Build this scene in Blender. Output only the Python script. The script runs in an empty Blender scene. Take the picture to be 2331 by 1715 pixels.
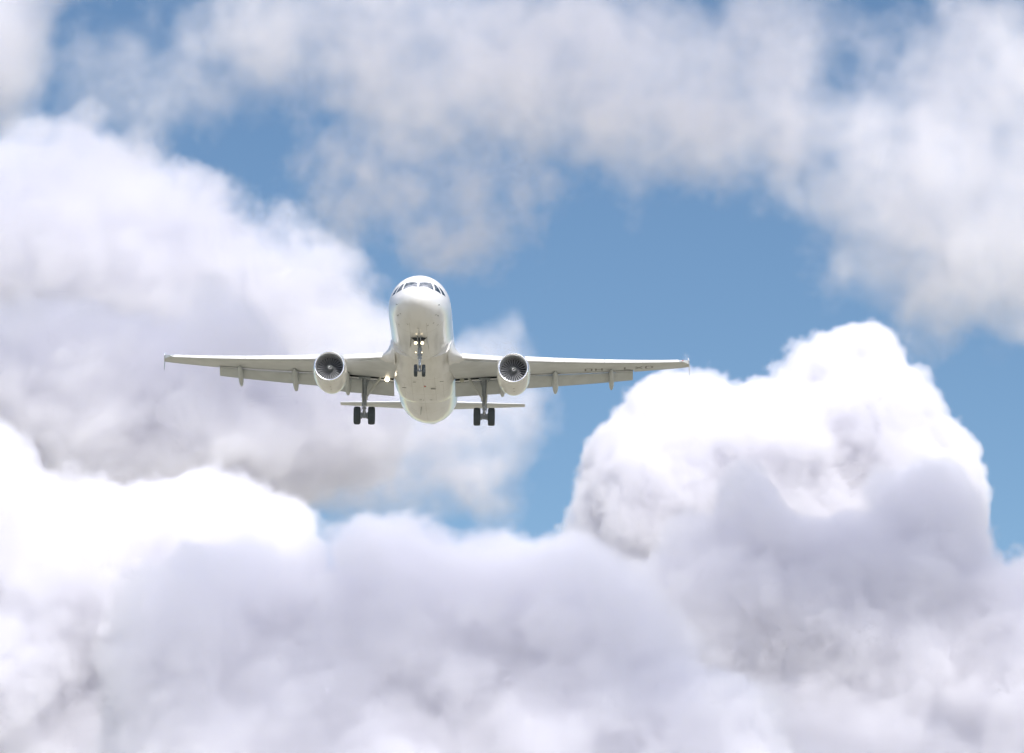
import bpy, math, random
import numpy as np
from mathutils import Vector, Matrix

C = bpy.context.scene.collection
S = bpy.context.scene
R = math.radians

# ------------------------------------------------------------------ camera
CAM_PITCH = 12.0
cam_data = bpy.data.cameras.new('camera')
cam_data.lens = 190.6
cam_data.sensor_width = 36.0
cam_data.clip_start = 0.5
cam_data.clip_end = 200000.0
cam = bpy.data.objects.new('camera', cam_data)
C.objects.link(cam)
cam.location = (0.0, 0.0, 1.7)
cam.rotation_euler = (R(90 + CAM_PITCH), 0, 0)
S.camera = cam

# ------------------------------------------------------------------ world, sun, exposure
SUN_EL, SUN_AZ = R(45), R(162)          # azimuth clockwise from +Y: behind the photographer, to the right
SUN_DIR = Vector((math.sin(SUN_AZ) * math.cos(SUN_EL), math.cos(SUN_AZ) * math.cos(SUN_EL), math.sin(SUN_EL)))
w = bpy.data.worlds.new('World')
S.world = w
w.use_nodes = True
wn, wl = w.node_tree.nodes, w.node_tree.links
bg = wn['Background']
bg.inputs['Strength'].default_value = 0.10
sky = wn.new('ShaderNodeTexSky')
sky.sky_type = 'NISHITA'
sky.sun_disc = False
sky.sun_elevation = SUN_EL
sky.sun_rotation = SUN_AZ
sky.altitude = 300
sky.air_density = 1.0
sky.dust_density = 0.0
sky.ozone_density = 3.0
gam = wn.new('ShaderNodeGamma')
gam.inputs[1].default_value = 1.35
tint = wn.new('ShaderNodeMix'); tint.data_type = 'RGBA'; tint.blend_type = 'MULTIPLY'
tint.inputs['Factor'].default_value = 1.0
tint.inputs['B'].default_value = (0.59, 0.55, 0.49, 1)
wl.new(sky.outputs[0], gam.inputs[0])
wl.new(gam.outputs[0], tint.inputs['A'])
# bright cloud cover added to the unseen sky, above and behind, as soft fill
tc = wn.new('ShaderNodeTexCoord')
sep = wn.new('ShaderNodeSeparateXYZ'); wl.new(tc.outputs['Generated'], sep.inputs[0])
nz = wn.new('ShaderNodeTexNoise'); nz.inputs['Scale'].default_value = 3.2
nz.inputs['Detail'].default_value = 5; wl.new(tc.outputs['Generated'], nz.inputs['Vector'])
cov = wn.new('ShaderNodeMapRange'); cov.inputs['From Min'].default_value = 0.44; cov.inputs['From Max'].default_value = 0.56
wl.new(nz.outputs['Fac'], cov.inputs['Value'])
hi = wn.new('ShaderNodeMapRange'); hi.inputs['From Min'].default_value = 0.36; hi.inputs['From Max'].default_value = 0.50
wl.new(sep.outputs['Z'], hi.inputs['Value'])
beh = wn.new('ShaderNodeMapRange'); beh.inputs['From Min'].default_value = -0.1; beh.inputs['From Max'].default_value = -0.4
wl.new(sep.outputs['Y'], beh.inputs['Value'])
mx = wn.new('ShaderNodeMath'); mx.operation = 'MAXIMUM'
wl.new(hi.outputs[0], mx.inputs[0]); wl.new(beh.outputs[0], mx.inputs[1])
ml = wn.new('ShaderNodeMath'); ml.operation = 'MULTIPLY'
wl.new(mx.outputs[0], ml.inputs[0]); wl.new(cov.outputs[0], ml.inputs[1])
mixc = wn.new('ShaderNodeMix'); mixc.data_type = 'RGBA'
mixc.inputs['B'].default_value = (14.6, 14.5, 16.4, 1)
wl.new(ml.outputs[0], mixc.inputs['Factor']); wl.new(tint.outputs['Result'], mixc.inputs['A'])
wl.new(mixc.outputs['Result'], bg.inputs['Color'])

sd = bpy.data.lights.new('sun', 'SUN')
sd.energy = 4.4
sd.angle = R(0.5)
sd.color = (1.0, 0.965, 0.92)
so = bpy.data.objects.new('sun', sd)
C.objects.link(so)
so.rotation_euler = SUN_DIR.to_track_quat('Z', 'Y').to_euler()
so.location = (300, -300, 600)

S.view_settings.view_transform = 'Standard'
S.view_settings.look = 'None'
S.view_settings.exposure = 0.0
S.view_settings.gamma = 1.0
S.view_settings.use_curve_mapping = False

S.render.engine = 'CYCLES'
cy = S.cycles
cy.max_bounces = 11
cy.diffuse_bounces = 4
cy.glossy_bounces = 3
cy.transmission_bounces = 2
cy.volume_bounces = 10
cy.volume_step_rate = 2.2
cy.volume_max_steps = 256
cy.use_adaptive_sampling = True
cy.adaptive_threshold = 0.045
cy.adaptive_min_samples = 16
cy.use_denoising = True
cy.caustics_reflective = False
cy.caustics_refractive = False

# ------------------------------------------------------------------ helpers
def material(name, color, rough=0.5, metal=0.0, coat=0.0, var=0.0, vscale=1.0, emit=None, estr=0.0, spec=0.5):
    m = bpy.data.materials.new(name)
    m.use_nodes = True
    nt = m.node_tree
    b = nt.nodes['Principled BSDF']
    b.inputs['Base Color'].default_value = (*color, 1)
    b.inputs['Roughness'].default_value = rough
    b.inputs['Metallic'].default_value = metal
    b.inputs['Coat Weight'].default_value = coat
    b.inputs['Coat Roughness'].default_value = 0.08
    b.inputs['Specular IOR Level'].default_value = spec
    if emit:
        b.inputs['Emission Color'].default_value = (*emit, 1)
        b.inputs['Emission Strength'].default_value = estr
    if var:
        t = nt.nodes.new('ShaderNodeTexCoord')
        n = nt.nodes.new('ShaderNodeTexNoise')
        n.inputs['Scale'].default_value = vscale
        n.inputs['Detail'].default_value = 6
        nt.links.new(t.outputs['Object'], n.inputs['Vector'])
        r = nt.nodes.new('ShaderNodeMapRange')
        r.inputs['From Min'].default_value = 0.3
        r.inputs['From Max'].default_value = 0.7
        r.inputs['To Min'].default_value = 1 - var
        r.inputs['To Max'].default_value = 1 + var * 0.3
        nt.links.new(n.outputs['Fac'], r.inputs['Value'])
        mm = nt.nodes.new('ShaderNodeVectorMath'); mm.operation = 'SCALE'
        mm.inputs[0].default_value = color
        nt.links.new(r.outputs[0], mm.inputs['Scale'])
        nt.links.new(mm.outputs[0], b.inputs['Base Color'])
    return m

def mesh_obj(name, verts, faces, mat, parent=None, smooth=True, mats=None, midx=None, sharp=35):
    me = bpy.data.meshes.new(name)
    me.from_pydata([tuple(v) for v in verts], [], [tuple(f) for f in faces])
    for m in (mats or [mat]):
        me.materials.append(m)
    if midx is not None:
        me.polygons.foreach_set('material_index', midx)
    me.validate()
    me.update()
    if smooth:
        me.shade_smooth()
        me.set_sharp_from_angle(angle=R(sharp))
    o = bpy.data.objects.new(name, me)
    C.objects.link(o)
    if parent is not None:
        o.parent = parent
    return o

class MB:
    """Collects shapes that become one mesh."""
    def __init__(s): s.v, s.f, s.m = [], [], []
    def add(s, v, f, mi=0):
        n = len(s.v)
        s.v += [tuple(map(float, p)) for p in v]
        s.f += [tuple(i + n for i in q) for q in f]
        s.m += [mi] * len(f)
    def loft(s, rings, cap=(True, True), closed=True, mi=0):
        k = len(rings[0]); v = [p for r in rings for p in r]; f = []
        for i in range(len(rings) - 1):
            for j in range(k if closed else k - 1):
                a, b = i * k + j, i * k + (j + 1) % k
                f.append((a, b, b + k, a + k))
        if cap[0]: f.append(tuple(range(k))[::-1])
        if cap[1]: f.append(tuple(range((len(rings) - 1) * k, len(rings) * k)))
        s.add(v, f, mi)
    def revolve(s, prof, c, axis='y', n=48, cap=(False, False), mi=0, squash=1.0):
        """prof: (distance along axis, radius)"""
        rings = []
        for a, r in prof:
            ring = []
            for j in range(n):
                t = 2 * math.pi * j / n
                u, w_ = math.cos(t) * r, math.sin(t) * r * squash
                ring.append({'y': (c[0] + u, c[1] + a, c[2] + w_), 'x': (c[0] + a, c[1] + u, c[2] + w_), 'z': (c[0] + u, c[1] + w_, c[2] + a)}[axis])
            rings.append(ring)
        s.loft(rings, cap, mi=mi)
    def tube(s, p, q, r1, r2=None, n=14, mi=0):
        p, q = Vector(p), Vector(q); r2 = r1 if r2 is None else r2
        d = (q - p).normalized(); a = d.orthogonal().normalized(); b = d.cross(a)
        rings = [[c + (a * math.cos(2 * math.pi * j / n) + b * math.sin(2 * math.pi * j / n)) * r for j in range(n)] for c, r in ((p, r1), (q, r2))]
        s.loft(rings, mi=mi)
    def plate(s, pts, nrm, th, mi=0):
        nrm = Vector(nrm).normalized() * th / 2
        s.loft([[Vector(p) - nrm for p in pts], [Vector(p) + nrm for p in pts]], mi=mi)
    def box(s, c, d, mi=0):
        x, y, z = [i / 2 for i in d]
        pts = [(c[0] - x, c[1] - y), (c[0] + x, c[1] - y), (c[0] + x, c[1] + y), (c[0] - x, c[1] + y)]
        s.loft([[(a, b, c[2] - z) for a, b in pts], [(a, b, c[2] + z) for a, b in pts]], mi=mi)
    def build(s, name, mat, parent=None, smooth=True, sharp=35):
        mats = mat if isinstance(mat, list) else [mat]
        o = mesh_obj(name, s.v, s.f, None, parent, smooth, mats, s.m, sharp)
        bm = __import__('bmesh').new(); bm.from_mesh(o.data)
        __import__('bmesh').ops.recalc_face_normals(bm, faces=bm.faces)
        bm.to_mesh(o.data); bm.free()
        return o

def pchip(xk, yk, x):
    xk, yk, x = map(lambda a: np.asarray(a, float), (xk, yk, x))
    h = np.diff(xk); d = np.diff(yk) / h
    m = np.zeros(len(xk))
    for i in range(1, len(xk) - 1):
        if d[i - 1] * d[i] > 0:
            w1, w2 = 2 * h[i] + h[i - 1], h[i] + 2 * h[i - 1]
            m[i] = (w1 + w2) / (w1 / d[i - 1] + w2 / d[i])
    m[0], m[-1] = d[0], d[-1]
    i = np.clip(np.searchsorted(xk, x) - 1, 0, len(xk) - 2)
    t = np.clip((x - xk[i]) / h[i], 0, 1)
    return ((1 + 2 * t) * (1 - t) ** 2 * yk[i] + t * (1 - t) ** 2 * h[i] * m[i] + t * t * (3 - 2 * t) * yk[i + 1] + t * t * (t - 1) * h[i] * m[i + 1])

# ------------------------------------------------------------------ ground (out of frame below; lights the belly)
def ground():
    m = bpy.data.materials.new('dry_grassland'); m.use_nodes = True
    nt = m.node_tree; b = nt.nodes['Principled BSDF']; b.inputs['Roughness'].default_value = 0.9
    t = nt.nodes.new('ShaderNodeTexCoord'); n = nt.nodes.new('ShaderNodeTexNoise')
    n.inputs['Scale'].default_value = 0.01; n.inputs['Detail'].default_value = 8
    nt.links.new(t.outputs['Object'], n.inputs['Vector'])
    c = nt.nodes.new('ShaderNodeValToRGB')
    c.color_ramp.elements[0].position = 0.35; c.color_ramp.elements[0].color = (0.20, 0.19, 0.135, 1)
    c.color_ramp.elements[1].position = 0.65; c.color_ramp.elements[1].color = (0.34, 0.32, 0.26, 1)
    nt.links.new(n.outputs['Fac'], c.inputs[0]); nt.links.new(c.outputs[0], b.inputs['Base Color'])
    L_ = 60000.0; k = 25
    xs = [math.copysign(abs(i / k) ** 2 * L_, i) for i in range(-k, k + 1)]
    v = [(x, y, 0.0) for y in xs for x in xs]; q = 2 * k + 1
    f = [(j * q + i, j * q + i + 1, (j + 1) * q + i + 1, (j + 1) * q + i) for j in range(q - 1) for i in range(q - 1)]
    o = mesh_obj('ground', v, f, m, smooth=False)
    o['kind'] = 'structure'; o['label'] = 'dry pale grassland below the approach path'
ground()

# ================================================================== AIRLINER (local x = its port side, y = aft, z = up)
root = bpy.data.objects.new('airliner', None)
C.objects.link(root)
root['label'] = 'white twin engine jet airliner on approach with landing gear down, head-on against the clouds'
root['category'] = 'airplane'
root.location = (-5.83, 326.22, 76.73)
root.rotation_euler = (Matrix.Rotation(R(-0.65), 4, 'Z') @ Matrix.Rotation(R(-3.2), 4, 'X') @ Matrix.Rotation(R(0.75), 4, 'Y')).to_euler()

def paint_belly(name, base):
    """Glossy white paint with panel seams, fluid streaks and dirt along the underside."""
    m = material(name, base, rough=0.32, coat=0.5)
    nt = m.node_tree; N, L = nt.nodes.new, nt.links.new
    b = nt.nodes['Principled BSDF']
    tcn = N('ShaderNodeTexCoord'); sx = N('ShaderNodeSeparateXYZ'); L(tcn.outputs['Object'], sx.inputs[0])
    X, Y, Z = sx.outputs
    def mt(op, *a):
        n = N('ShaderNodeMath'); n.operation = op
        for i, q in enumerate(a):
            if isinstance(q, (int, float)): n.inputs[i].default_value = q
            else: L(q, n.inputs[i])
        return n.outputs[0]
    def line(val, at, width):            # 1 on the line, 0 off
        return mt('LESS_THAN', mt('ABSOLUTE', mt('SUBTRACT', val, at)), width)
    def band(val, lo, hi_):
        return mt('MULTIPLY', mt('GREATER_THAN', val, lo), mt('LESS_THAN', val, hi_))
    ax = mt('ABSOLUTE', X)
    under = mt('LESS_THAN', Z, -0.9)
    seams = [line(Y, q, 0.018) for q in (3.6, 8.9, 13.4, 15.2, 17.0, 22.6, 26.0)]
    seams += [mt('MULTIPLY', line(ax, 0.52, 0.014), band(Y, 2.0, 7.6)), mt('MULTIPLY', line(ax, 0.0, 0.012), band(Y, 2.6, 26)),
              mt('MULTIPLY', line(ax, 0.75, 0.012), band(Y, 13.0, 19.0)), mt('MULTIPLY', line(ax, 1.25, 0.012), band(Y, 15.2, 18.6))]
    s_ = seams[0]
    for q in seams[1:]: s_ = mt('MAXIMUM', s_, q)
    s_ = mt('MULTIPLY', s_, under)
    # streaks drawn out along the airflow
    mp = N('ShaderNodeMapping'); mp.inputs['Scale'].default_value = (1.6, 0.30, 1.2); L(tcn.outputs['Object'], mp.inputs[0])
    nz_ = N('ShaderNodeTexNoise'); nz_.inputs['Scale'].default_value = 1.6; nz_.inputs['Detail'].default_value = 7; L(mp.outputs[0], nz_.inputs['Vector'])
    st_ = N('ShaderNodeMapRange'); st_.inputs['From Min'].default_value = 0.46; st_.inputs['From Max'].default_value = 0.72; L(nz_.outputs['Fac'], st_.inputs['Value'])
    dz = N('ShaderNodeMapRange'); dz.inputs['From Min'].default_value = -0.8; dz.inputs['From Max'].default_value = -1.9; L(Z, dz.inputs['Value'])
    dirt = mt('MULTIPLY', mt('MULTIPLY', st_.outputs[0], dz.outputs[0]), 0.16)
    tot = mt('ADD', dirt, mt('MULTIPLY', s_, 0.38))
    mx_ = N('ShaderNodeMix'); mx_.data_type = 'RGBA'
    mx_.inputs['A'].default_value = (*base, 1); mx_.inputs['B'].default_value = (0.30, 0.27, 0.21, 1)
    L(tot, mx_.inputs['Factor']); L(mx_.outputs['Result'], b.inputs['Base Color'])
    return m

M_white = paint_belly('white_aircraft_paint', (0.80, 0.80, 0.80))
M_fair = paint_belly('fairing_paint', (0.77, 0.765, 0.75))
M_wing = material('light_grey_wing_paint', (0.60, 0.62, 0.63), 0.4, var=0.10, vscale=1.2)
M_slat = material('slat_pale_metal', (0.80, 0.80, 0.80), 0.35, var=0.05, vscale=1.5)
M_flap = material('grey_flap_paint', (0.55, 0.575, 0.58), 0.45, var=0.12, vscale=1.4)
M_dark = material('dark_cavity_shade', (0.03, 0.035, 0.04), 0.7)  # near-black put in for the shade inside gaps and bays
M_seal = material('dark_grey_seam', (0.22, 0.22, 0.21), 0.6)
M_glass = material('cockpit_glass', (0.035, 0.06, 0.08), 0.06, spec=0.9)
M_lip = material('polished_inlet_metal', (0.86, 0.87, 0.88), 0.22, metal=1.0)
M_nac = material('nacelle_white_paint', (0.80, 0.79, 0.77), 0.3, coat=0.4, var=0.06, vscale=2.0)
M_duct = material('inlet_duct_grey', (0.42, 0.43, 0.45), 0.4)
M_blade = material('titanium_fan_blade', (0.32, 0.33, 0.35), 0.42, metal=0.3)
M_spin = material('spinner_dark_grey', (0.11, 0.12, 0.12), 0.35)
M_spinw = material('spinner_white_mark', (0.6, 0.6, 0.6), 0.4)
M_strut = material('gear_grey_paint', (0.33, 0.36, 0.39), 0.4, var=0.25, vscale=8)
M_steel = material('chromed_oleo', (0.75, 0.76, 0.78), 0.18, metal=1.0)
M_tyre = material('tyre_rubber', (0.052, 0.066, 0.075), 0.7, var=0.15, vscale=4)  # rubber colour lightened in place of haze
M_rim = material('wheel_hub_grey', (0.35, 0.36, 0.37), 0.4)
M_doorin = material('gear_door_inner', (0.50, 0.51, 0.49), 0.5)
M_lamp = material('landing_lamp_lit', (1, 0.95, 0.85), 0.3, emit=(1.0, 0.80, 0.46), estr=3.2)
M_lampbig = material('root_lamp_lit', (1, 0.95, 0.85), 0.3, emit=(1.0, 0.84, 0.58), estr=7.0)
M_lampoff = material('landing_lamp_off', (0.5, 0.5, 0.42), 0.2)
M_red = material('red_nav_lens', (0.55, 0.10, 0.08), 0.2)
M_green = material('green_nav_lens', (0.05, 0.22, 0.16), 0.2)
M_ink = material('registration_grey_black', (0.20, 0.20, 0.19), 0.5)
M_chrome = material('bright_flap_track_edge', (0.85, 0.86, 0.88), 0.3)

# ------------------------------------------------------------------ fuselage
FX = [0, .05, .2, .5, 1.0, 1.6, 2.05, 2.5, 3.1, 3.8, 4.8, 6.2, 8, 22.5, 24.5, 26.5, 28.5, 31, 34, 37.2, 37.57]
FT = [-.62, -.40, -.17, .08, .36, .62, .90, 1.20, 1.55, 1.80, 1.98, 2.06, 2.07, 2.07, 2.07, 2.06, 2.02, 1.92, 1.75, 1.42, 1.22]
FB = [-.62, -.85, -1.07, -1.31, -1.56, -1.77, -1.87, -1.94, -2.0, -2.04, -2.06, -2.07, -2.07, -2.07, -1.98, -1.72, -1.28, -.55, .25, .95, 1.08]
FW = [0, .24, .48, .78, 1.10, 1.38, 1.53, 1.65, 1.78, 1.88, 1.95, 1.975, 1.975, 1.975, 1.97, 1.93, 1.74, 1.32, .85, .28, .08]
FT_ = np.sqrt(FX)
def fus(x):
    t = np.sqrt(np.maximum(x, 0))
    return pchip(FT_, FT, t), pchip(FT_, FB, t), pchip(FT_, FW, t)
def fpt(x, th, off=0.0):
    """Point on the fuselage skin: th = 0 crown, pi/2 port side, pi keel."""
    T, B, W = (float(a) for a in fus(np.array([x])))
    zc, h = (T + B) / 2, (T - B) / 2
    s, c = math.sin(th), math.cos(th)
    p = Vector((W * s, x, zc + h * c))
    if off:
        n = Vector((s / max(W, .05), 0, c / max(h, .05))).normalized()
        e = 0.03
        T2, B2, W2 = (float(a) for a in fus(np.array([x + e])))
        q = Vector((W2 * s, x + e, (T2 + B2) / 2 + (T2 - B2) / 2 * c))
        al = (q - p).normalized()
        n = (n - al * n.dot(al)).normalized()
        p = p + n * off
    return p
mb = MB()
xs = [0.0004] + [float(a) for a in np.linspace(0.06, math.sqrt(8), 70) ** 2] + list(np.linspace(8.6, 37.57, 60))
NR = 96
rings = [[fpt(x, 2 * math.pi * j / NR) for j in range(NR)] for x in xs]
mb.loft(rings)
fuselage = mb.build('fuselage', M_white, root)

def skin_patch(name, corners, mat, off=0.006, n=8, parent=None, label=None):
    """A pane following the skin; corners (x, th) in order."""
    v, f = [], []
    (x0, t0), (x1, t1), (x2, t2), (x3, t3) = corners
    for a in range(n + 1):
        for b_ in range(n + 1):
            u, q = a / n, b_ / n
            x = (1 - u) * (1 - q) * x0 + u * (1 - q) * x1 + u * q * x2 + (1 - u) * q * x3
            t = (1 - u) * (1 - q) * t0 + u * (1 - q) * t1 + u * q * t2 + (1 - u) * q * t3
            v.append(fpt(x, t, off))
    for a in range(n):
        for b_ in range(n):
            i = a * (n + 1) + b_
            f.append((i, i + 1, i + n + 2, i + n + 1))
    o = mesh_obj(name, v, f, mat, parent)
    if label: o['label'] = label
    return o
def solve_yz(yy, vv):
    """(x, th) of the upper nose point at lateral yy whose sight height z*cos - x*sin (15.5 deg below the axis) is vv."""
    best = None
    for x in np.linspace(0.6, 4.0, 341):
        T, B, W = (float(a) for a in fus(np.array([x])))
        if abs(yy) >= W: continue
        zc, h = (T + B) / 2, (T - B) / 2
        z = zc + h * math.sqrt(1 - (yy / W) ** 2)
        e = abs(z * .963 - x * .267 - vv)
        if best is None or e < best[0]:
            best = (e, x, math.atan2(yy / W, (z - zc) / h))
        if best[0] < .01 and e > .05: break
    return best[1], best[2]
for s in (1, -1):
    # windscreen pane, then the two side panes; corners as seen from ahead (lateral, height)
    for q in (((.06, .25), (.78, .23), (.93, -.20), (.06, -.22)),
              ((.91, .17), (1.06, .11), (1.40, -.45), (1.03, -.22)),
              ((1.17, .06), (1.25, .0), (1.66, -.60), (1.47, -.47))):
        cs = [solve_yz(s * a, b_) for a, b_ in q]
        skin_patch('cockpit_window', cs, M_glass, parent=fuselage)
# small fuselage fittings
mb = MB(); mb.plate([(0, 5.6, 2.03), (0, 6.0, 2.03), (0, 5.98, 2.42), (0, 5.86, 2.42)], (1, 0, 0), .03); mb.build('antenna', M_white, fuselage)
mb = MB(); mb.plate([(-.32, 21.2, -2.0), (-.32, 21.7, -2.0), (-.36, 21.9, -2.42), (-.36, 21.75, -2.42)], (1, 0, 0), .03); mb.build('antenna', M_seal, fuselage)
for s in (1, -1):
    for (x, th) in ((1.35, 1.75), (1.9, 2.2)):
        p, q = fpt(x, s * th), fpt(x, s * th, .10)
        mb = MB(); mb.tube(p, q, .02); mb.tube(q, q + Vector((0, -.16, 0)), .014); mb.build('pitot_probe', M_seal, fuselage)
for (x, th) in ((2.6, math.pi), (2.3, math.pi + .42), (2.4, math.pi - .38), (2.45, math.pi - .62), (3.3, math.pi + .75), (3.2, math.pi - .72), (1.7, math.pi - .9), (1.6, math.pi + .9)):
    c0 = fpt(x, th, .004)
    skin_patch('drain_port', ((x - .035, th - .035), (x + .035, th - .035), (x + .035, th + .035), (x - .035, th + .035)), M_seal, n=2, parent=fuselage)
# wipers resting above the centre post
mb = MB(); a = solve_yz(.04, .33); b_ = solve_yz(.24, .34); mb.tube(fpt(*a, .02), fpt(*b_, .02), .012); mb.build('wiper', M_seal, fuselage)
# passenger windows and doors down each side
for s in (1, -1):
    for k in range(38):
        x = 7.2 + k * .533
        skin_patch('cabin_window', ((x, s * 1.31), (x + .23, s * 1.31), (x + .23, s * 1.47), (x, s * 1.47)), M_glass, n=2, parent=fuselage)

# ------------------------------------------------------------------ belly (wing to body) fairing
mb = MB(); rings = []
for x, w_, zb, zt in ((9.3, 1.80, -1.98, -1.15), (9.9, 1.93, -2.10, -.75), (10.8, 2.02, -2.22, -.45), (12.2, 2.07, -2.32, -.40), (15, 2.08, -2.36, -.45), (17.6, 2.06, -2.36, -.55), (18.8, 2.02, -2.30, -.65), (19.5, 1.96, -2.22, -.8), (20.1, 1.88, -2.10, -.95)):
    ring = []
    for j in range(49):
        t = math.pi * (j / 48)             # port side over the keel to starboard
        cx, sz = math.cos(t), math.sin(t)
        e = 2.0 / 2.5
        ring.append((w_ * math.copysign(abs(cx) ** e, cx), x, zt + (zb - zt) * abs(sz) ** e))
    rings.append(ring)
mb.loft(rings, cap=(True, True), closed=True)
fairing = mb.build('belly_fairing', M_fair, root, sharp=50)
for (x, y, dx, dy) in ((.62, 15.55, .30, .16), (-1.25, 15.3, .28, .05), (-.28, 18.3, .16, .05), (-.08, 18.35, .06, .08), (.42, 18.3, .14, .05), (1.2, 13.7, .24, .05), (-.55, 13.9, .2, .06)):
    mb = MB(); mb.box((x, y, -2.368), (dx, dy, .02)); mb.build('drain_vent', M_seal, fairing)
mb = MB(); mb.revolve([(-.06, .0), (-.05, .05), (0, .075)], (.10, 14.9, -2.36), 'z', 12); mb.build('beacon_light', M_red, fairing)

# ------------------------------------------------------------------ wings
def naca(t, c, n=18, camber=.018):
    return t, c
def foil(f, tc, camber=.02):
    """half thickness and camber line at chord fraction f"""
    yt = 5 * tc * (.2969 * math.sqrt(max(f, 0)) - .1260 * f - .3516 * f * f + .2843 * f ** 3 - .1036 * f ** 4)
    yc = camber * 4 * f * (1 - f) * (0.6 + 0.8 * f)
    return yt, yc
def wing_par(y):
    """leading edge aft position, chord, height of chord line, thickness ratio at span y"""
    le = 11.35 + (y - 1.5) * .525 if y > 1.5 else 11.35
    te = 18.55 + .02 * y if y < 6.4 else 18.68 + (y - 6.4) * .262
    z = -1.28 + (y - 1.5) * .0885 + .0029 * max(y - 1.5, 0) ** 2
    return le, te - le, z, .15 - .035 * min(y / 8, 1)
def wpt(y, f, side, dz=0.0):
    le, c, z, tc = wing_par(y)
    yt, yc = foil(f, tc)
    tw = R(-0.6 - 1.6 * y / 17.0)
    zz = (yc + side * yt) * c; ff = (f - .3) * c
    return Vector((y, le + .3 * c + ff * math.cos(tw) + zz * math.sin(tw), z - ff * math.sin(tw) + zz * math.cos(tw) + dz))
def section(y, f0, f1, n=12):
    fs = [f0 + (f1 - f0) * (0.5 - 0.5 * math.cos(math.pi * i / n)) for i in range(n + 1)]
    up = [wpt(y, f, 1) for f in fs]; lo = [wpt(y, f, -1) for f in fs]
    return up + lo[::-1]
def mir(pts, s): return [Vector((p[0] * s, p[1], p[2])) for p in pts]

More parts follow.
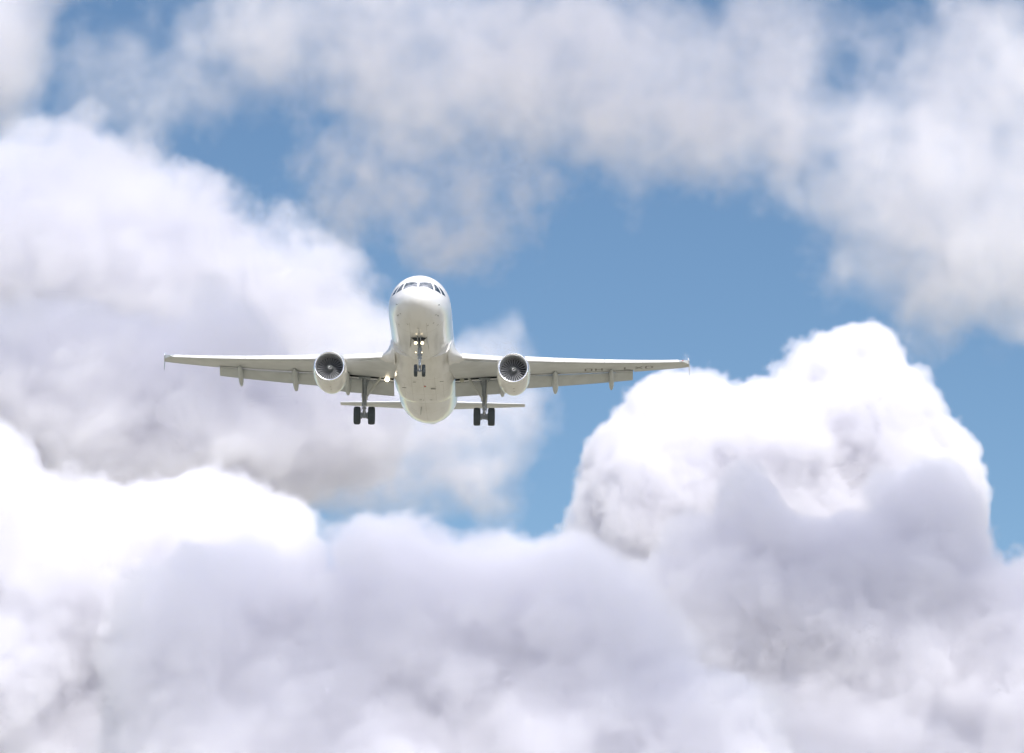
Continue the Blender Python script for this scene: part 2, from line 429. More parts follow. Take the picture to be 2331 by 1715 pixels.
def wing(s):
    mb = MB()
    ys1 = [1.2, 1.9, 3.0, 4.2, 5.4, 6.4, 8, 10, 11.8, 13.15]
    mb.loft([mir(section(y, .035, .77), s) for y in ys1[:-1] + [13.55]])
    ys2 = [13.55, 14.2, 15, 16, 16.6]
    mb.loft([mir(section(y, .035, .995), s) for y in ys2])
    ys3 = [16.6, 16.85, 17.05, 17.15]
    tipr = []
    for y in ys3:
        k = (y - 16.6) / .55
        tipr.append(mir(section(y, .30 * k * k, .995 - .05 * k), s))
    mb.loft(tipr)
    W = mb.build('wing', M_wing, root)
    W['label'] = 'wing on the side of the lit root lamp' if s < 0 else 'wing carrying the registration underneath'
    # leading edge slats, drooped
    for a, b_ in ((2.55, 5.05), (6.5, 9.0), (9.03, 11.6), (11.63, 14.1), (14.13, 16.45)):
        mb = MB(); rings = []
        for y in (a, (a + b_) / 2, b_):
            le, c, z, tc = wing_par(y)
            ch = .20 * c if y > 5.5 else .15 * c
            ch = max(ch, .48)
            ring = []
            for i in range(9):
                f = (1 - math.cos(math.pi * i / 8)) / 2
                ring.append((f, .17 * math.sqrt(f) * (1 - .82 * f) + .02))
            low = [(f, -(.17 * math.sqrt(f) * (1 - .65 * f))) for f in (.85, .6, .35, .15, .04)]
            pts = ring + low
            d = R(30)
            o_ = wpt(y, 0.0, 1)
            rr = []
            for f, h in pts:
                u, v = f * ch, h * ch * 1.35
                rr.append(Vector((y, o_.y - .20 * ch - .10 + u * math.cos(d) - v * math.sin(d) * -1 * -1 + 0, o_.z - .075 - .02 * c * .6 + u * math.sin(d) + v * math.cos(d) - .02)))
            rings.append(mir(rr, s))
        mb.loft(rings)
        mb.build('slat', M_slat, W)
    # deployed flaps
    for a, b_, ch0, ch1 in ((1.98, 6.15, 1.36, 1.36), (6.45, 13.5, 1.22, .86)):
        mb = MB(); rings = []
        for k in range(7):
            y = a + (b_ - a) * k / 6; ch = ch0 + (ch1 - ch0) * k / 6
            p0 = wpt(y, .79, -1)
            d = R(27)
            pts = []
            for i in range(9):
                f = (1 - math.cos(math.pi * i / 8)) / 2; yt, yc = foil(f, .14)
                pts.append((f, yt + yc))
            for i in range(8, 0, -1):
                f = (1 - math.cos(math.pi * i / 8)) / 2; yt, yc = foil(f, .14)
                pts.append((f, -yt + yc * .3))
            dz = -.21 if a < 6 else -.07
            ring = [Vector((y, p0.y + .04 + f * ch * math.cos(d) + h * ch * math.sin(d), p0.z + dz - f * ch * math.sin(d) + h * ch * math.cos(d))) for f, h in pts]
            rings.append(mir(ring, s))
        mb.loft(rings)
        mb.build('flap', M_flap, W)
        # dark strip for the shaded gap behind the wing's lower lip, bright flap-nose tube in it
        mb = MB(); inb = a < 6
        q0 = []
        for y in (a, b_):
            p = wpt(y, .768, -1); hgt = .22 if inb else .075
            q0.append(mir([p + Vector((0, 0, .03)), p + Vector((0, .03, -hgt)), p + Vector((0, .10, -hgt)), p + Vector((0, .10, .03))], s))
        mb.loft(q0); mb.build('flap_gap_shade', M_dark, W)
        mb = MB(); p, q = wpt(a, .768, -1), wpt(b_, .768, -1)
        o_ = Vector((0, .0, -.165)) if inb else Vector((0, .0, -.06)); rr_ = .05 if inb else .024
        mb.tube(*mir([p + o_, q + o_], s), rr_, rr_, 12); mb.build('flap_nose_tube', M_chrome, W)
    # flap track fairings (canoes)
    for y, ln, wd in ((5.02, 3.3, .19), (8.45, 3.1, .19), (12.1, 2.7, .165)):
        mb = MB(); rings = []
        p0 = wpt(y, .50, -1)
        for k in range(15):
            f = k / 14
            r = (math.sin(math.pi * min(f * 1.9, .5 + max(0, f - .5) * .0 + 0) if f < .263 else math.pi / 2) if f < .263 else 1.0)
            r = max(r if f < .72 else math.sqrt(max(0, 1 - ((f - .72) / .28) ** 1.6)), .04)
            drop = .02 + .18 * min(f / .35, 1) + (0 if f < .42 else (f - .42) * ln * math.tan(R(15)))
            yy = p0.y + f * ln
            cz = p0.z - .02 - drop + .0
            rings.append(mir([(y + wd * r * math.cos(t), yy, cz + .26 * r * math.sin(t)) for t in [2 * math.pi * j / 16 for j in range(16)]], s))
        mb.loft(rings)
        mb.build('flap_track_fairing', M_flap, W)
    # wingtip fence
    le, c, z, tc = wing_par(17.15)
    mb = MB()
    e = wpt(17.15, .5, 0)
    pts = [(0, e.y - .55, e.z + .05), (0, e.y + .15, e.z + .42), (0, e.y + .55, e.z + .50), (0, e.y + .62, e.z + .05), (0, e.y + .75, e.z - .62), (0, e.y + .55, e.z - .62), (0, e.y - .05, e.z - .12)]
    pts = [(17.16 * s + (p[2] - e.z) * -.10 * s, p[1], p[2]) for p in pts]
    mb.plate(pts, (1, 0, 0), .035)
    mb.build('wingtip_fence', M_white, W)
    p = wpt(16.72, .10, 0); mb = MB(); mb.revolve([(-.13, 0), (-.10, .05), (0, .075), (.16, .06), (.2, 0)], (p.x * s, p.y - .02, p.z + .02), 'y', 12)
    mb.build('navigation_light', M_red if s > 0 else M_green, W)
    # root landing lamp
    p = wpt(2.42, .80, -1)
    mb = MB(); mb.revolve([(-.06, 0), (-.05, .10), (0, .15), (.06, .12), (.08, 0)], (p.x * s, p.y - .26, p.z - .13), 'y', 16)
    mb.build('landing_light', M_lampbig if s < 0 else M_lampoff, W)['label'] = 'glowing round lamp' if s < 0 else 'unlit round lamp'
    return W
wing_port = wing(1); wing_star = wing(-1)

# smooth wing root fillets that flare from the fuselage side into the leading edge
for s in (1, -1):
    mb = MB(); rings = []
    for y, le_, zt_, zb_ in ((1.70, 9.4, .05, -1.85), (1.90, 9.75, -.30, -1.75), (2.02, 10.3, -.62, -1.66), (2.18, 10.85, -.84, -1.58), (2.40, 11.35, -.98, -1.50), (2.62, 11.72, -1.06, -1.42), (2.80, 11.95, -1.10, -1.30)):
        ring = []
        for j in range(25):
            t = math.pi * (j / 24 - .5)
            zc_, h_ = (zt_ + zb_) / 2, (zt_ - zb_) / 2
            ring.append((y * s, le_ + 1.5 * (1 - math.cos(t)) * (.6 + .4 * h_), zc_ + h_ * math.sin(t)))
        ring += [(y * s, 14.6, zt_ - .10), (y * s, 14.6, zb_ + .45)][::1]
        rings.append(ring)
    mb.loft(rings); mb.build('wing_root_fillet', M_fair, root, sharp=60)

# registration under the port wing: strokes on the lower skin, tops towards the leading edge
GL = {'O': [((.1, 0), (.9, 0)), ((.9, 0), (.9, 1)), ((.9, 1), (.1, 1)), ((.1, 1), (.1, 0))],
      'H': [((.1, 0), (.1, 1)), ((.9, 0), (.9, 1)), ((.1, .5), (.9, .5))],
      '-': [((.1, .5), (.9, .5))],
      'L': [((.1, 1), (.1, 0)), ((.1, 0), (.9, 0))],
      'X': [((.05, 0), (.95, 1)), ((.05, 1), (.95, 0))],
      'D': [((.1, 0), (.1, 1)), ((.1, 1), (.7, 1)), ((.7, 1), (.95, .75)), ((.95, .75), (.95, .25)), ((.95, .25), (.7, 0)), ((.7, 0), (.1, 0))]}
mb = MB()
def wing_low(y, yy):
    le, c, z, tc = wing_par(y)
    return wpt(y, min(max((yy - le) / c, .02), .99), -1) + Vector((0, 0, -.008))
for ch, y0 in (('O', 10.35), ('H', 11.02), ('-', 11.66), ('L', 12.90), ('X', 13.62), ('D', 14.28)):
    for (a0, b0), (a1, b1) in GL[ch]:
        p0 = (y0 + a0 * .50, b0); p1 = (y0 + a1 * .50, b1)
        def pos(p):
            le, c, z, tc = wing_par(p[0]); base = le + c * .63
            return wing_low(p[0] + .0, base - p[1] * .86 + 0)
        d = Vector((p1[0] - p0[0], (p1[1] - p0[1]) * .86, 0)); nrm = Vector((-d.y, d.x, 0)).normalized() * .055
        K = 5; v = []
        for i in range(K + 1):
            t = i / K
            for sg in (-1, 1):
                q = (p0[0] + (p1[0] - p0[0]) * t + nrm.x * sg, p0[1] + (p1[1] - p0[1]) * t + nrm.y * sg / .86)
                v.append(pos(q))
        mb.add(v, [(2 * i, 2 * i + 1, 2 * i + 3, 2 * i + 2) for i in range(K)])
reg = mb.build('registration_lettering', M_ink, wing_port, smooth=False)

# ------------------------------------------------------------------ engines
def engine(s):
    cx, cy_, cz = 5.83 * s, 9.95, -2.42
    mb = MB()
    outer = [(.15, 1.002), (.25, 1.02), (.5, 1.05), (1.0, 1.07), (1.7, 1.075), (2.5, 1.04), (3.2, .95), (3.75, .84), (3.75, .77), (3.2, .70)]
    mb.revolve(outer, (cx, cy_, cz), 'y', 72)
    mb.revolve([(3.1, .62), (3.9, .56), (4.7, .36), (5.2, .18), (5.5, .02)], (cx, cy_, cz), 'y', 40)
    E = mb.build('engine', M_nac, root)
    E['label'] = 'engine nacelle with round intake'
    mb = MB()   # polished lip from the outer cowl round into the duct
    lip = [(.155, 1.004), (.08, .990), (.02, .968), (-.015, .942), (-.02, .918), (-.008, .885), (.03, .850), (.12, .825)]
    mb.revolve(lip, (cx, cy_, cz), 'y', 72)
    mb.build('inlet_lip', M_lip, E)
    mb = MB(); mb.revolve([(.118, .826), (.30, .81), (.5, .815), (1.1, .82)], (cx, cy_, cz), 'y', 72)
    mb.build('inlet_duct', M_duct, E)
    mb = MB(); mb.revolve([(1.05, 0.0), (1.05, .83)], (cx, cy_, cz), 'y', 48); mb.build('fan_case_back', M_dark, E)
    mb = MB(); nb = 26
    for k in range(nb):
        a0 = 2 * math.pi * k / nb; v = []; rs = [.24 + .570 * i / 7 for i in range(8)]
        for r in rs:
            f = (r - .24) / .57
            tw = R(28 + 34 * f); cl = .085 + .05 * f
            sweep = .05 * math.sin(f * math.pi)
            for q in (-.5, -.17, .17, .5):
                ax_ = q * cl * math.cos(tw) + sweep; tg = q * cl * math.sin(tw) + .012 * (1 - 4 * q * q)
                a = a0 + tg / max(r, .3)
                v.append((cx + r * math.cos(a), cy_ + .68 + ax_, cz + r * math.sin(a)))
        f_ = [(i * 4 + j, i * 4 + j + 1, i * 4 + j + 5, i * 4 + j + 4) for i in range(7) for j in range(3)]
        mb.add(v, f_)
    mb.build('fan', M_blade, E)
    mb = MB(); mb.revolve([(.30, 0.001), (.315, .03), (.36, .075), (.46, .155), (.58, .225), (.76, .255)], (cx, cy_, cz), 'y', 36)
    mb.build('spinner', M_spin, E)
    mb = MB(); v = []; K = 22      # white comma on the spinner
    for i in range(K + 1):
        t = i / K; a = 5.2 * t + 1.0; r = .018 + .10 * t; wd_ = .034 * (1 - .6 * t) + .006
        for rr in (r - wd_, r + wd_):
            rr = max(rr, .002)
            yy = .30 + (rr * .75 if rr < .075 else .056 + (rr - .075) * 1.2)
            v.append((cx + rr * math.cos(a), cy_ + yy - .012, cz + rr * math.sin(a)))
    mb.add(v, [(2 * i, 2 * i + 1, 2 * i + 3, 2 * i + 2) for i in range(K)])
    mb.build('spinner_mark', M_spinw, E)
    mb = MB()   # pylon
    mb.loft([[(cx - w_, y, zb), (cx + w_, y, zb), (cx + w_, y, zt), (cx - w_, y, zt)] for w_, y, zb, zt in ((.03, 11.4, -1.42, -1.28), (.16, 12.4, -1.7, -1.02), (.19, 13.6, -2.0, -.95), (.18, 15.0, -2.0, -1.05), (.06, 17.0, -1.55, -1.15))])
    mb.build('engine_pylon', M_nac, E)
    for yy, r in ((1.1, 1.075), (1.85, 1.08)):   # latch and drain along the keel of the cowl
        mb = MB(); mb.box((cx + .05, cy_ + yy, cz - r + .012), (.07, .06, .03)); mb.build('cowl_latch', M_seal, E)
    mb = MB(); a = R(38) if s < 0 else R(142)
    u = Vector((math.cos(a), 0, math.sin(a)))
    c0 = Vector((cx, cy_, cz))
    mb.plate([c0 + u * 1.10 + Vector((0, .7, 0)), c0 + u * 1.11 + Vector((0, 1.9, 0)), c0 + u * 1.38 + Vector((0, 1.85, 0)), c0 + u * 1.2 + Vector((0, 1.1, 0))], u.cross(Vector((0, 1, 0))), .02)
    mb.build('nacelle_strake', M_nac, E)
    return E
engine(1); engine(-1)

# ------------------------------------------------------------------ landing gear
def wheel(name, c, R_, W_, parent):
    mb = MB(); h = W_ / 2
    prof = [(-h * .55, R_ * .50), (-h * .80, R_ * .60), (-h * .98, R_ * .74), (-h, R_ * .86), (-h * .86, R_ * .955), (-h * .6, R_ * .992), (-h * .3, R_), (-h * .29, R_ * .985), (-h * .25, R_ * .985), (-h * .24, R_), (h * .24, R_), (h * .25, R_ * .985), (h * .29, R_ * .985), (h * .3, R_), (h * .6, R_ * .992), (h * .86, R_ * .955), (h, R_ * .86), (h * .98, R_ * .74), (h * .80, R_ * .60), (h * .55, R_ * .50)]
    mb.revolve(prof, c, 'x', 48)
    mb.revolve([(-h * .62, 0.0), (-h * .62, R_ * .2), (-h * .45, R_ * .25), (-h * .5, R_ * .52)], c, 'x', 32, mi=1)
    mb.revolve([(h * .62, 0.0), (h * .62, R_ * .2), (h * .45, R_ * .25), (h * .5, R_ * .52)], c, 'x', 32, mi=1)
    return mb.build(name, [M_tyre, M_rim], parent)

def main_gear(s):
    X = 3.88 * s; AY, AZ = 17.7, -3.62
    g = MB()
    top = Vector((X - .0 * s, 17.25, -1.25))
    axle = Vector((X, AY, AZ))
    mid = top.lerp(axle, .62)
    g.tube(top, mid, .135, .125, 18)                       # shock strut cylinder
    g.tube(mid, mid.lerp(axle, .25), .15, .15, 18)
    g.tube(top + Vector((-.28 * s, .05, .0)), top.lerp(axle, .35), .07, .05)
    g.tube(top + Vector((.26 * s, -.1, 0)), top.lerp(axle, .28), .06, .05)
    g.box(tuple(top + Vector((0, 0, .02))), (.75, .25, .14))
    for k in (.30, .42, .55, .70, .80):                    # clamps and hose brackets
        p = top.lerp(axle, k); g.tube(p + Vector((0, 0, .035)), p - Vector((0, 0, .035)), .165 - .03 * (k > .6), n=16)
    g.tube(mid + Vector((.13 * s, -.12, .3)), axle + Vector((.16 * s, -.16, .25)), .02)
    g.tube(top + Vector((.15 * s, -.14, -.1)), axle + Vector((.12 * s, -.2, .55)), .022)
    g.tube(top + Vector((-.16 * s, -.13, -.2)), axle + Vector((-.12 * s, -.2, .6)), .018)
    G_ = g.build('main_landing_gear', M_strut, root)
    G_['label'] = 'main gear leg with twin wheels'
    g = MB(); g.tube(mid.lerp(axle, .2), axle, .085, .085, 16); g.build('oleo_piston', M_steel, G_)
    g = MB()                                               # torque links
    a = mid.lerp(axle, .18); b2 = axle + Vector((0, -.42, .42)); 
    for q in (.10, -.10):
        g.tube(a + Vector((q, -.12, 0)), b2 + Vector((q * .3, 0, 0)), .03); g.tube(b2 + Vector((q * .3, 0, 0)), axle + Vector((q, -.12, .08)), .03)
    g.build('torque_link', M_strut, G_)
    g = MB(); g.tube(axle + Vector((-.42, 0, 0)), axle + Vector((.42, 0, 0)), .09, .09, 16)
    for q in (-.20, .20):                                  # brake packs
        g.tube(axle + Vector((q - .05, 0, 0)), axle + Vector((q + .05, 0, 0)), .21, .21, 24)
        for k in range(8):
            t = k * math.pi / 4; g.tube(axle + Vector((q - .075, .16 * math.cos(t), .16 * math.sin(t))), axle + Vector((q + .075, .16 * math.cos(t), .16 * math.sin(t))), .032, n=8)
    g.box(tuple(axle + Vector((0, 0, -.02))), (.22, .22, .26))
    g.build('axle', M_strut, G_)
    for q in (-.465, .465):
        wheel('wheel', tuple(axle + Vector((q, 0, 0))), .585, .44, G_)
    g = MB()                                               # folding side stay to the belly
    p0 = Vector((X - .14 * s, 17.3, -2.52)); p1 = Vector((X - 1.07 * s, 17.05, -1.15)); pm = p0.lerp(p1, .52)
    d = (p1 - p0).normalized()
    g.tube(p0, pm, .05, .06); g.tube(pm - d * .05, p1, .075, .085)
    g.tube(pm + Vector((.05 * s, 0, .12)), pm + Vector((-.02 * s, 0, -.12)), .05)
    g.tube(pm, top + Vector((-.35 * s, .1, -.12)), .018); g.tube(p0 + Vector((0, -.08, .1)), pm + Vector((0, -.08, .1)), .022)
    g.tube(p0 + Vector((.02 * s, 0, .12)), p0 + Vector((-.02 * s, 0, -.16)), .065)
    g.build('side_stay', M_doorin, G_)
    g = MB()                                               # leg door, edge-on, outboard
    g.plate([(X + .20 * s, 16.9, -1.35), (X + .20 * s, 17.85, -1.35), (X + .16 * s, 17.85, -2.55), (X + .02 * s, 17.7, -3.0), (X + .05 * s, 17.4, -3.0), (X + .16 * s, 17.1, -2.5)], (1, 0, .08), .045)
    g.build('gear_door', M_doorin, G_)
    return G_
main_gear(1); main_gear(-1)

g = MB()
top = Vector((.04, 4.85, -1.95)); axle = Vector((.06, 5.1, -4.0)); mid = top.lerp(axle, .60)
g.tube(top, mid, .085, .095, 18)
g.tube(mid, mid.lerp(axle, .12), .14, .14, 18)
g.box(tuple(top.lerp(axle, .40)), (.26, .2, .16)); g.box(tuple(top.lerp(axle, .52)), (.30, .16, .12))
g.tube(top.lerp(axle, .34) + Vector((.14, -.12, 0)), top.lerp(axle, .34) + Vector((-.14, -.12, 0)), .045)
for q in (-1, 1):
    g.tube(top.lerp(axle, .30), (q * .42, 4.6, -1.98), .028)
    g.tube(top.lerp(axle, .30) + Vector((q * .07, -.06, 0)), (q * .10, 3.9, -1.95), .03)
    g.tube(top.lerp(axle, .10) + Vector((q * .1, -.1, 0)), mid + Vector((q * .08, -.12, 0)), .014)
NG = g.build('nose_landing_gear', M_strut, root)
g = MB(); g.tube(mid, axle, .075, .07, 16); g.build('oleo_piston', M_steel, NG)
g = MB()
for q in (.06, -.06):
    g.tube(mid + Vector((q, -.08, -.05)), axle + Vector((0, -.30, .32)), .02); g.tube(axle + Vector((0, -.30, .32)), axle + Vector((q, -.07, .04)), .02)
g.build('torque_link', M_strut, NG)
g = MB(); g.tube(axle + Vector((-.22, 0, 0)), axle + Vector((.22, 0, 0)), .05, .05, 14); g.box(tuple(axle), (.12, .14, .16)); g.build('axle', M_strut, NG)
for q in (-.25, .25):
    wheel('wheel', tuple(axle + Vector((q, 0, 0))), .385, .215, NG)
for q in (-1, 1):
    lp = Vector((q * .20, 4.52, -2.36))
    g = MB(); g.revolve([(-.04, 0), (-.03, .07), (0, .10), (.03, .105)], tuple(lp), 'y', 20, mi=0); g.revolve([(.0, .10), (.12, .08), (.15, 0)], tuple(lp), 'y', 20, mi=1)
    g.build('landing_light', [M_lamp, M_seal], NG)
    lp = Vector((q * .19, 4.75, -2.92))
    g = MB(); g.revolve([(-.03, 0), (-.02, .025), (0, .04)], tuple(lp), 'y', 14, mi=0); g.revolve([(.0, .052), (.08, .04), (.09, 0)], tuple(lp), 'y', 14, mi=1)
    g.build('taxi_light', [M_lamp, M_seal], NG)
    # doors: small forward-hinged side doors seen edge-on, dark plate for the shaded bay between them
    g = MB(); g.plate([(q * .50, 4.35, -1.98), (q * .50, 5.75, -2.02), (q * .60, 5.6, -2.42), (q * .56, 4.5, -2.38)], (1, 0, 0), .03)
    g.build('gear_door', M_doorin, NG)
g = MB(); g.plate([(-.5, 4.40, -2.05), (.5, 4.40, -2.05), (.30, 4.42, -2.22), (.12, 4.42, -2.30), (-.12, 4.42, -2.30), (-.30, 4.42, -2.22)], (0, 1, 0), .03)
g.build('bay_shade_plate', M_dark, NG)

# ------------------------------------------------------------------ tail
def tail_par(y):
    f = (y - .4) / 5.9
    le = 31.2 + (y - .4) * .62; te = 35.1 + (y - .4) * .20
    return le, te - le, 1.08 + (y - .4) * .135
def tail_sec(y, n=12, tc=.10):
    le, c, z = tail_par(y); up, lo = [], []
    for i in range(n + 1):
        f = (1 - math.cos(math.pi * i / n)) / 2; yt, _ = foil(f, tc)
        a = R(-7.0)
        up.append((y, le + f * c, z + yt * c - (f - .3) * c * math.sin(a))); lo.append((y, le + f * c, z - yt * c - (f - .3) * c * math.sin(a)))
    return up + lo[::-1][:-1]
for s in (1, -1):
    mb = MB(); ys = [.3, 1.2, 2.5, 4, 5.2, 6.0, 6.2, 6.28]
    rs = [mir(tail_sec(y, tc=.10 if y < 6.1 else .06), s) for y in ys]
    mb.loft(rs); mb.build('horizontal_stabilizer', M_wing, root)
mb = MB(); rings = []
for z, le, c in ((1.6, 28.9, 6.3), (2.6, 30.0, 5.6), (5, 32.2, 4.2), (7.6, 34.5, 2.6), (7.9, 34.9, 2.2)):
    ring = []
    for sd_ in (1, -1):
        fs = [(1 - math.cos(math.pi * i / 12)) / 2 for i in range(13)]
        if sd_ < 0: fs = fs[::-1][1:-1]
        for f in fs:
            yt, _ = foil(f, .10); ring.append((sd_ * yt * c, le + f * c, z))
    rings.append(ring)
mb.loft(rings); mb.build('tail_fin', M_white, root)

# ================================================================== CLOUDS (real volumes, kilometres away)
K = 8.413e-5
def far_point(px, py, dist):
    """World position seen at photo coordinates (2245 wide) at a distance along the view."""
    p = R(CAM_PITCH)
    f, u = Vector((0, math.cos(p), math.sin(p))), Vector((0, -math.sin(p), math.cos(p)))
    return Vector((0, 0, 1.7)) + (f + Vector(((px - 1122.5) * K, 0, 0)) + u * ((826 - py) * K)) * dist

def cloud_material(name, dens, aniso, color):
    m = bpy.data.materials.new(name); m.use_nodes = True
    nt = m.node_tree; nt.nodes.clear()
    o = nt.nodes.new('ShaderNodeOutputMaterial'); p = nt.nodes.new('ShaderNodeVolumePrincipled')
    p.inputs['Density'].default_value = dens
    p.inputs['Color'].default_value = (*color, 1)
    p.inputs['Anisotropy'].default_value = aniso
    nt.links.new(p.outputs[0], o.inputs['Volume'])
    return m

def cloud(name, label, dist, blobs, voxel=3.0, warp=(26, 1 / 90), puff=((1 / 55, 30), (1 / 20, 11)), fbm=(1 / 60, 16), edge=7.0,
          dens=.06, seed=0.0, k=18.0, aniso=0.0, erode=None, color=(.972, .970, 1.0), pad=30, detail=5, rough=.62):
    """blobs: (px, py, depth offset m, rx px, ry px, depth radius m)"""
    mpp = K * dist
    cs = []
    for px, py, dd, rx, ry, rd in blobs:
        c = far_point(px, py, dist); c.y += dd
        cs.append((c, Vector((rx * mpp, rd, ry * mpp))))
    lo = Vector([min(c[i] - r[i] for c, r in cs) - pad for i in range(3)])
    hi_ = Vector([max(c[i] + r[i] for c, r in cs) + pad for i in range(3)])
    org = (lo + hi_) / 2
    ng = bpy.data.node_groups.new(name + '_shape', 'GeometryNodeTree')
    ng.interface.new_socket('Geometry', in_out='OUTPUT', socket_type='NodeSocketGeometry')
    N, L = ng.nodes.new, ng.links.new
    out = N('NodeGroupOutput'); vc = N('GeometryNodeVolumeCube')
    vc.inputs['Min'].default_value = lo - org; vc.inputs['Max'].default_value = hi_ - org
    for i, a in enumerate('XYZ'):
        vc.inputs['Resolution ' + a].default_value = max(8, int((hi_ - lo)[i] / voxel))
    def mt(op, *a):
        n = N('ShaderNodeMath'); n.operation = op
        for i, q in enumerate(a):
            if isinstance(q, (int, float)): n.inputs[i].default_value = q
            else: L(q, n.inputs[i])
        return n.outputs[0]
    def vm(op, a, b_):
        n = N('ShaderNodeVectorMath'); n.operation = op
        for i, q in enumerate((a, b_)):
            if q is None: continue
            if isinstance(q, (tuple, Vector)): n.inputs[i].default_value = q
            elif isinstance(q, (int, float)): n.inputs['Scale'].default_value = q
            else: L(q, n.inputs[i])
        return n.outputs['Value'] if op == 'LENGTH' else n.outputs[0]
    pos = N('GeometryNodeInputPosition').outputs[0]
    P = vm('ADD', pos, (seed * 137.0, seed * 71.0, seed * 213.0))
    def noise(vec, scale, detail, rough=.55, color=False):
        n = N('ShaderNodeTexNoise'); n.inputs['Scale'].default_value = scale; n.inputs['Detail'].default_value = detail
        n.inputs['Roughness'].default_value = rough; L(vec, n.inputs['Vector'])
        return n.outputs['Color'] if color else n.outputs['Fac']
    wv = vm('SCALE', vm('SUBTRACT', noise(P, warp[1], 2, color=True), (.5, .5, .5)), warp[0] * 4.0)
    pw = vm('ADD', pos, wv)
    f = None
    for c, r in cs:
        q = vm('MULTIPLY', vm('SUBTRACT', pw, c - org), (1 / r.x, 1 / r.y, 1 / r.z))
        s_ = mt('MULTIPLY', mt('SUBTRACT', 1.0, vm('LENGTH', q, None)), min(r) * .8)
        f = s_ if f is None else mt('SMOOTH_MAX', f, s_, k)
    Pw = vm('ADD', P, vm('SCALE', wv, .35))
    for sc_, amp in puff:
        v = N('ShaderNodeTexVoronoi'); v.feature = 'F1'; v.inputs['Scale'].default_value = sc_; L(Pw, v.inputs['Vector'])
        f = mt('ADD', f, mt('MULTIPLY', mt('SUBTRACT', .50, v.outputs['Distance']), amp * 2))
    if fbm:
        f = mt('ADD', f, mt('MULTIPLY', mt('SUBTRACT', noise(Pw, fbm[0], detail, rough), .5), fbm[1] * 4))
    mr = N('ShaderNodeMapRange'); L(f, mr.inputs['Value']); mr.inputs['From Max'].default_value = edge
    d = mr.outputs[0]
    if erode:
        mr2 = N('ShaderNodeMapRange'); L(noise(Pw, erode[0], 5, .6), mr2.inputs['Value'])
        mr2.inputs['From Min'].default_value = erode[1]; mr2.inputs['From Max'].default_value = erode[2]
        mr2.inputs['To Min'].default_value = erode[3]
        d = mt('MULTIPLY', d, mr2.outputs[0])
    L(d, vc.inputs['Density'])
    m = cloud_material(name + '_vapour', dens, aniso, color)
    sm = N('GeometryNodeSetMaterial'); sm.inputs['Material'].default_value = m
    L(vc.outputs[0], sm.inputs[0]); L(sm.outputs[0], out.inputs[0])
    vol = bpy.data.volumes.new(name); vol.materials.append(m)
    o = bpy.data.objects.new(name, vol); C.objects.link(o)
    o.location = org
    o['label'] = label; o['category'] = 'cloud'; o['kind'] = 'thing'
    o.modifiers.new('shape', 'NODES').node_group = ng
    return o


CRISP = dict(warp=(10, 1 / 110), puff=((1 / 70, 10), (1 / 28, 4.8), (1 / 13, 3.2), (1 / 6.5, 1.8)), fbm=(1 / 50, 4), edge=4, dens=.055)
cloud('cumulus_cloud', 'towering bright white cumulus with crisp cauliflower edge, right of the airliner', 5600, [
    (1520, 1080, 0, 270, 255, 120), (1860, 960, 0, 200, 240, 105), (1960, 1120, 20, 215, 290, 120), (1650, 1180, -10, 400, 310, 140),
    (1680, 880, 0, 80, 70, 40), (1375, 1165, 0, 95, 120, 60), (2040, 1300, 0, 150, 270, 110), (1490, 940, 0, 140, 115, 70), (1890, 790, 0, 110, 90, 60), (1690, 1030, -30, 230, 170, 120), (1460, 1140, -40, 150, 170, 95), (1385, 1330, -30, 170, 220, 95)], voxel=2.1, seed=1, **CRISP)
cloud('cumulus_cloud', 'broad grey-white cloud bank along the bottom centre of the view', 3500, [
    (450, 1480, 0, 230, 300, 85), (530, 1320, 0, 160, 150, 60), (900, 1450, 0, 330, 300, 92), (1200, 1490, 0, 330, 320, 92), (720, 1780, -20, 540, 380, 115), (1300, 1780, -20, 500, 380, 115), (830, 1270, 0, 150, 140, 52), (980, 1310, 0, 120, 110, 46), (1260, 1330, 0, 180, 190, 60)],
    voxel=2.2, seed=2, warp=(14, 1 / 60), puff=((1 / 50, 7), (1 / 20, 3.8), (1 / 9, 2.6), (1 / 5, 1.5)), fbm=(1 / 36, 7), edge=5, dens=.05)
cloud('cumulus_cloud', 'grey shadowed cloud mass in front of the towering white cumulus, right top shaped as its shadow', 4900, [
    (1600, 1420, 0, 300, 260, 110), (1650, 1150, -15, 85, 145, 48), (1535, 1200, 0, 80, 95, 42), (1930, 1460, 0, 380, 320, 120), (2230, 1560, 0, 230, 340, 120), (2025, 1170, 20, 150, 190, 65),  # last lobe here stands in for shade cast on the tower behind
    (1890, 1260, 10, 190, 160, 75), (1760, 1310, 0, 180, 160, 75), (1800, 1800, -30, 700, 380, 150)], voxel=2.6, seed=3, warp=(10, 1 / 80), puff=((1 / 60, 8), (1 / 25, 4), (1 / 12, 2.6), (1 / 6.5, 1.5)), fbm=(1 / 55, 7), edge=5, dens=.05)
cloud('cumulus_cloud', 'brilliant white cumulus in the lower left corner', 3850, [
    (200, 1340, 0, 340, 300, 105), (480, 1240, 0, 250, 210, 90), (-30, 1200, 0, 190, 250, 80), (100, 1720, 0, 400, 360, 110), (60, 1500, -25, 220, 190, 100)], voxel=2.3, seed=4, **CRISP)
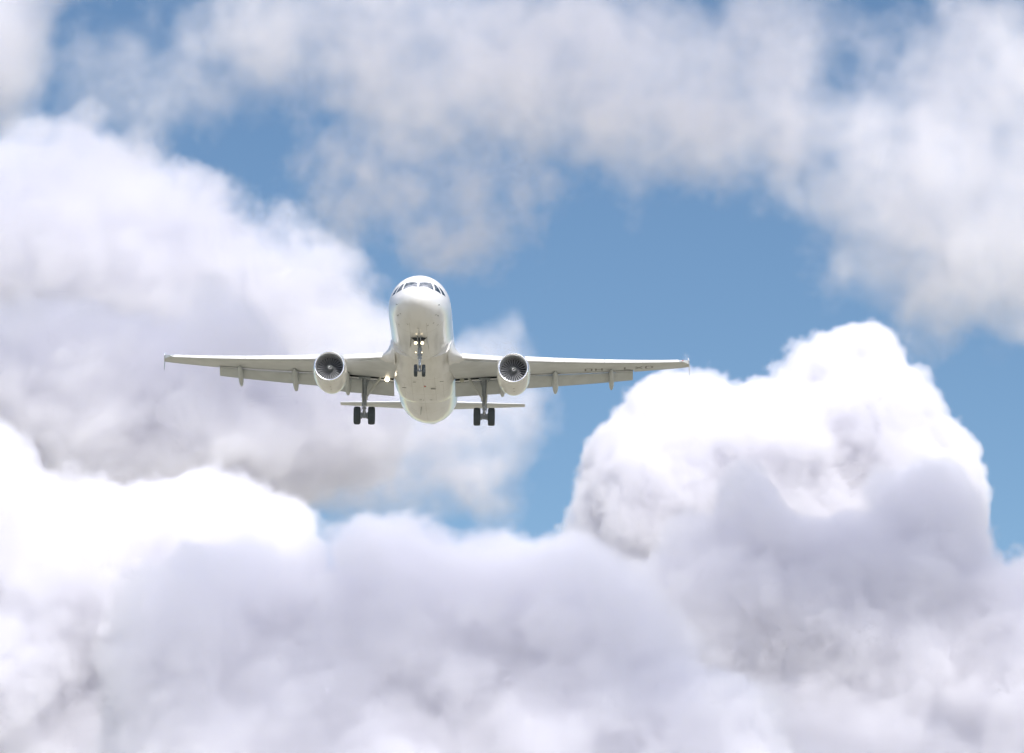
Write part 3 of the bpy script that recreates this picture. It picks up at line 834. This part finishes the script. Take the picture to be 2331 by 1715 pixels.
cloud('cumulus_cloud', 'large soft white cloud on the left, above the starboard wing', 5300, [
    (150, 480, 0, 260, 230, 110), (400, 590, 0, 270, 220, 110), (620, 680, 0, 210, 200, 90), (-20, 560, 0, 200, 260, 100), (770, 760, 0, 120, 150, 60), (300, 720, 0, 450, 190, 120), (180, 560, -30, 330, 170, 110)],
    voxel=2.7, seed=5, edge=14, dens=.028, erode=(1 / 30, .30, .58, .35), warp=(22, 1 / 80), puff=((1 / 60, 8), (1 / 22, 5), (1 / 10, 3)), fbm=(1 / 40, 20), detail=7, rough=.66)
cloud('stratocumulus_cloud', 'grey layer of cloud under the large white cloud, behind the starboard wing', 4700, [
    (150, 880, 0, 340, 210, 110), (490, 820, 0, 190, 190, 90), (300, 1010, 0, 420, 190, 120), (640, 960, 0, 260, 170, 90)],
    voxel=2.8, seed=6, edge=8, dens=.036, puff=((1 / 45, 8), (1 / 18, 4)), fbm=(1 / 60, 18), warp=(20, 1 / 100), detail=7)
cloud('stratocumulus_cloud', 'soft hazy grey cloud directly behind the fuselage, fading out to the right', 4850, [
    (720, 960, 0, 320, 230, 80), (950, 960, 0, 270, 190, 85), (1070, 900, 0, 150, 180, 55), (980, 1070, 0, 220, 110, 60), (760, 760, 0, 150, 130, 60)],
    voxel=2.8, seed=16, edge=46, dens=.034, erode=(1 / 30, .38, .62, .18), puff=((1 / 22, 4),), fbm=(1 / 60, 22), warp=(24, 1 / 80), detail=7)
cloud('altocumulus_cloud', 'thin lavender veil of cloud arching across the top of the sky', 4200, [
    (760, 50, 0, 410, 180, 100), (1180, 150, 0, 480, 230, 110), (1600, 260, 0, 430, 190, 95), (2060, 390, 0, 310, 220, 120), (2180, 520, 0, 300, 240, 130), (2200, 160, 0, 260, 220, 100),
    (1680, 110, 0, 240, 150, 75), (330, 190, 0, 280, 190, 40), (980, 200, 0, 280, 120, 48), (1950, 570, 0, 120, 110, 50)],
    voxel=2.6, seed=7, edge=30, dens=.021, erode=(1 / 36, .38, .60, .22), puff=((1 / 28, 6), (1 / 12, 4)), fbm=(1 / 52, 30), k=30, warp=(22, 1 / 100), detail=7, rough=.66)
cloud('wispy_cloud', 'small ragged wisp of cloud above the nose of the airliner', 4300, [
    (830, 370, 0, 210, 120, 42), (1000, 480, 0, 190, 150, 44), (1110, 410, 0, 170, 70, 32), (760, 490, 0, 120, 120, 30)],
    voxel=2.2, seed=8, edge=24, dens=.034, erode=(1 / 26, .40, .62, .12), puff=((1 / 18, 3),), fbm=(1 / 42, 20), k=25, warp=(18, 1 / 60), detail=7, rough=.66)
cloud('cumulus_cloud', 'pale cloud edge cut off by the upper left corner', 4500, [
    (-10, 90, 0, 130, 200, 60), (100, -40, 0, 130, 80, 50)], voxel=3.2, seed=9, edge=30, dens=.04, puff=(), fbm=(1 / 60, 14), warp=(14, 1 / 80))

# unseen clouds added above the frame to cast shade on chosen clouds below
def shade_cloud(label, px, py, dist, t, rx, ry, rz, dens=.034, seed=20):
    p = far_point(px, py, dist) + SUN_DIR * t
    f_ = Vector((0, math.cos(R(CAM_PITCH)), math.sin(R(CAM_PITCH)))); u_ = Vector((0, -math.sin(R(CAM_PITCH)), math.cos(R(CAM_PITCH))))
    d = p - Vector((0, 0, 1.7)); dep = d.dot(f_)
    q = (1122.5 + d.x / dep / K, 826 - d.dot(u_) / dep / K)
    return cloud('cumulus_cloud', label, dep, [(q[0], q[1], 0, rx / K / dep, rz / K / dep, ry)], voxel=7, seed=seed, edge=50, dens=dens, puff=(), fbm=(1 / 120, 25), warp=(30, 1 / 150))  # shares the cumulus name, but is an added shadow caster
shade_cloud('unseen flat cloud added above the frame to shade the grey layer on the left', 420, 850, 4700, 800, 330, 170, 70, dens=.024, seed=21)
shade_cloud('unseen flat cloud added above the frame to shade the bottom cloud bank', 950, 1580, 3500, 900, 520, 170, 60, dens=.022, seed=22)
shade_cloud('unseen flat cloud added above the frame to shade the right cloud mass', 1850, 1260, 4870, 1000, 270, 160, 70, seed=23)
shade_cloud('unseen thin flat cloud added above the frame to shade the veil', 1300, 220, 4200, 420, 520, 150, 50, dens=.025, seed=24)
shade_cloud('unseen flat cloud added above the frame to shade the lower right corner', 1750, 1600, 4700, 1000, 400, 150, 60, dens=.018, seed=25)
shade_cloud('unseen thin flat cloud added above the frame to dim the large white cloud on the left', 330, 520, 5300, 900, 330, 150, 50, dens=.018, seed=26)
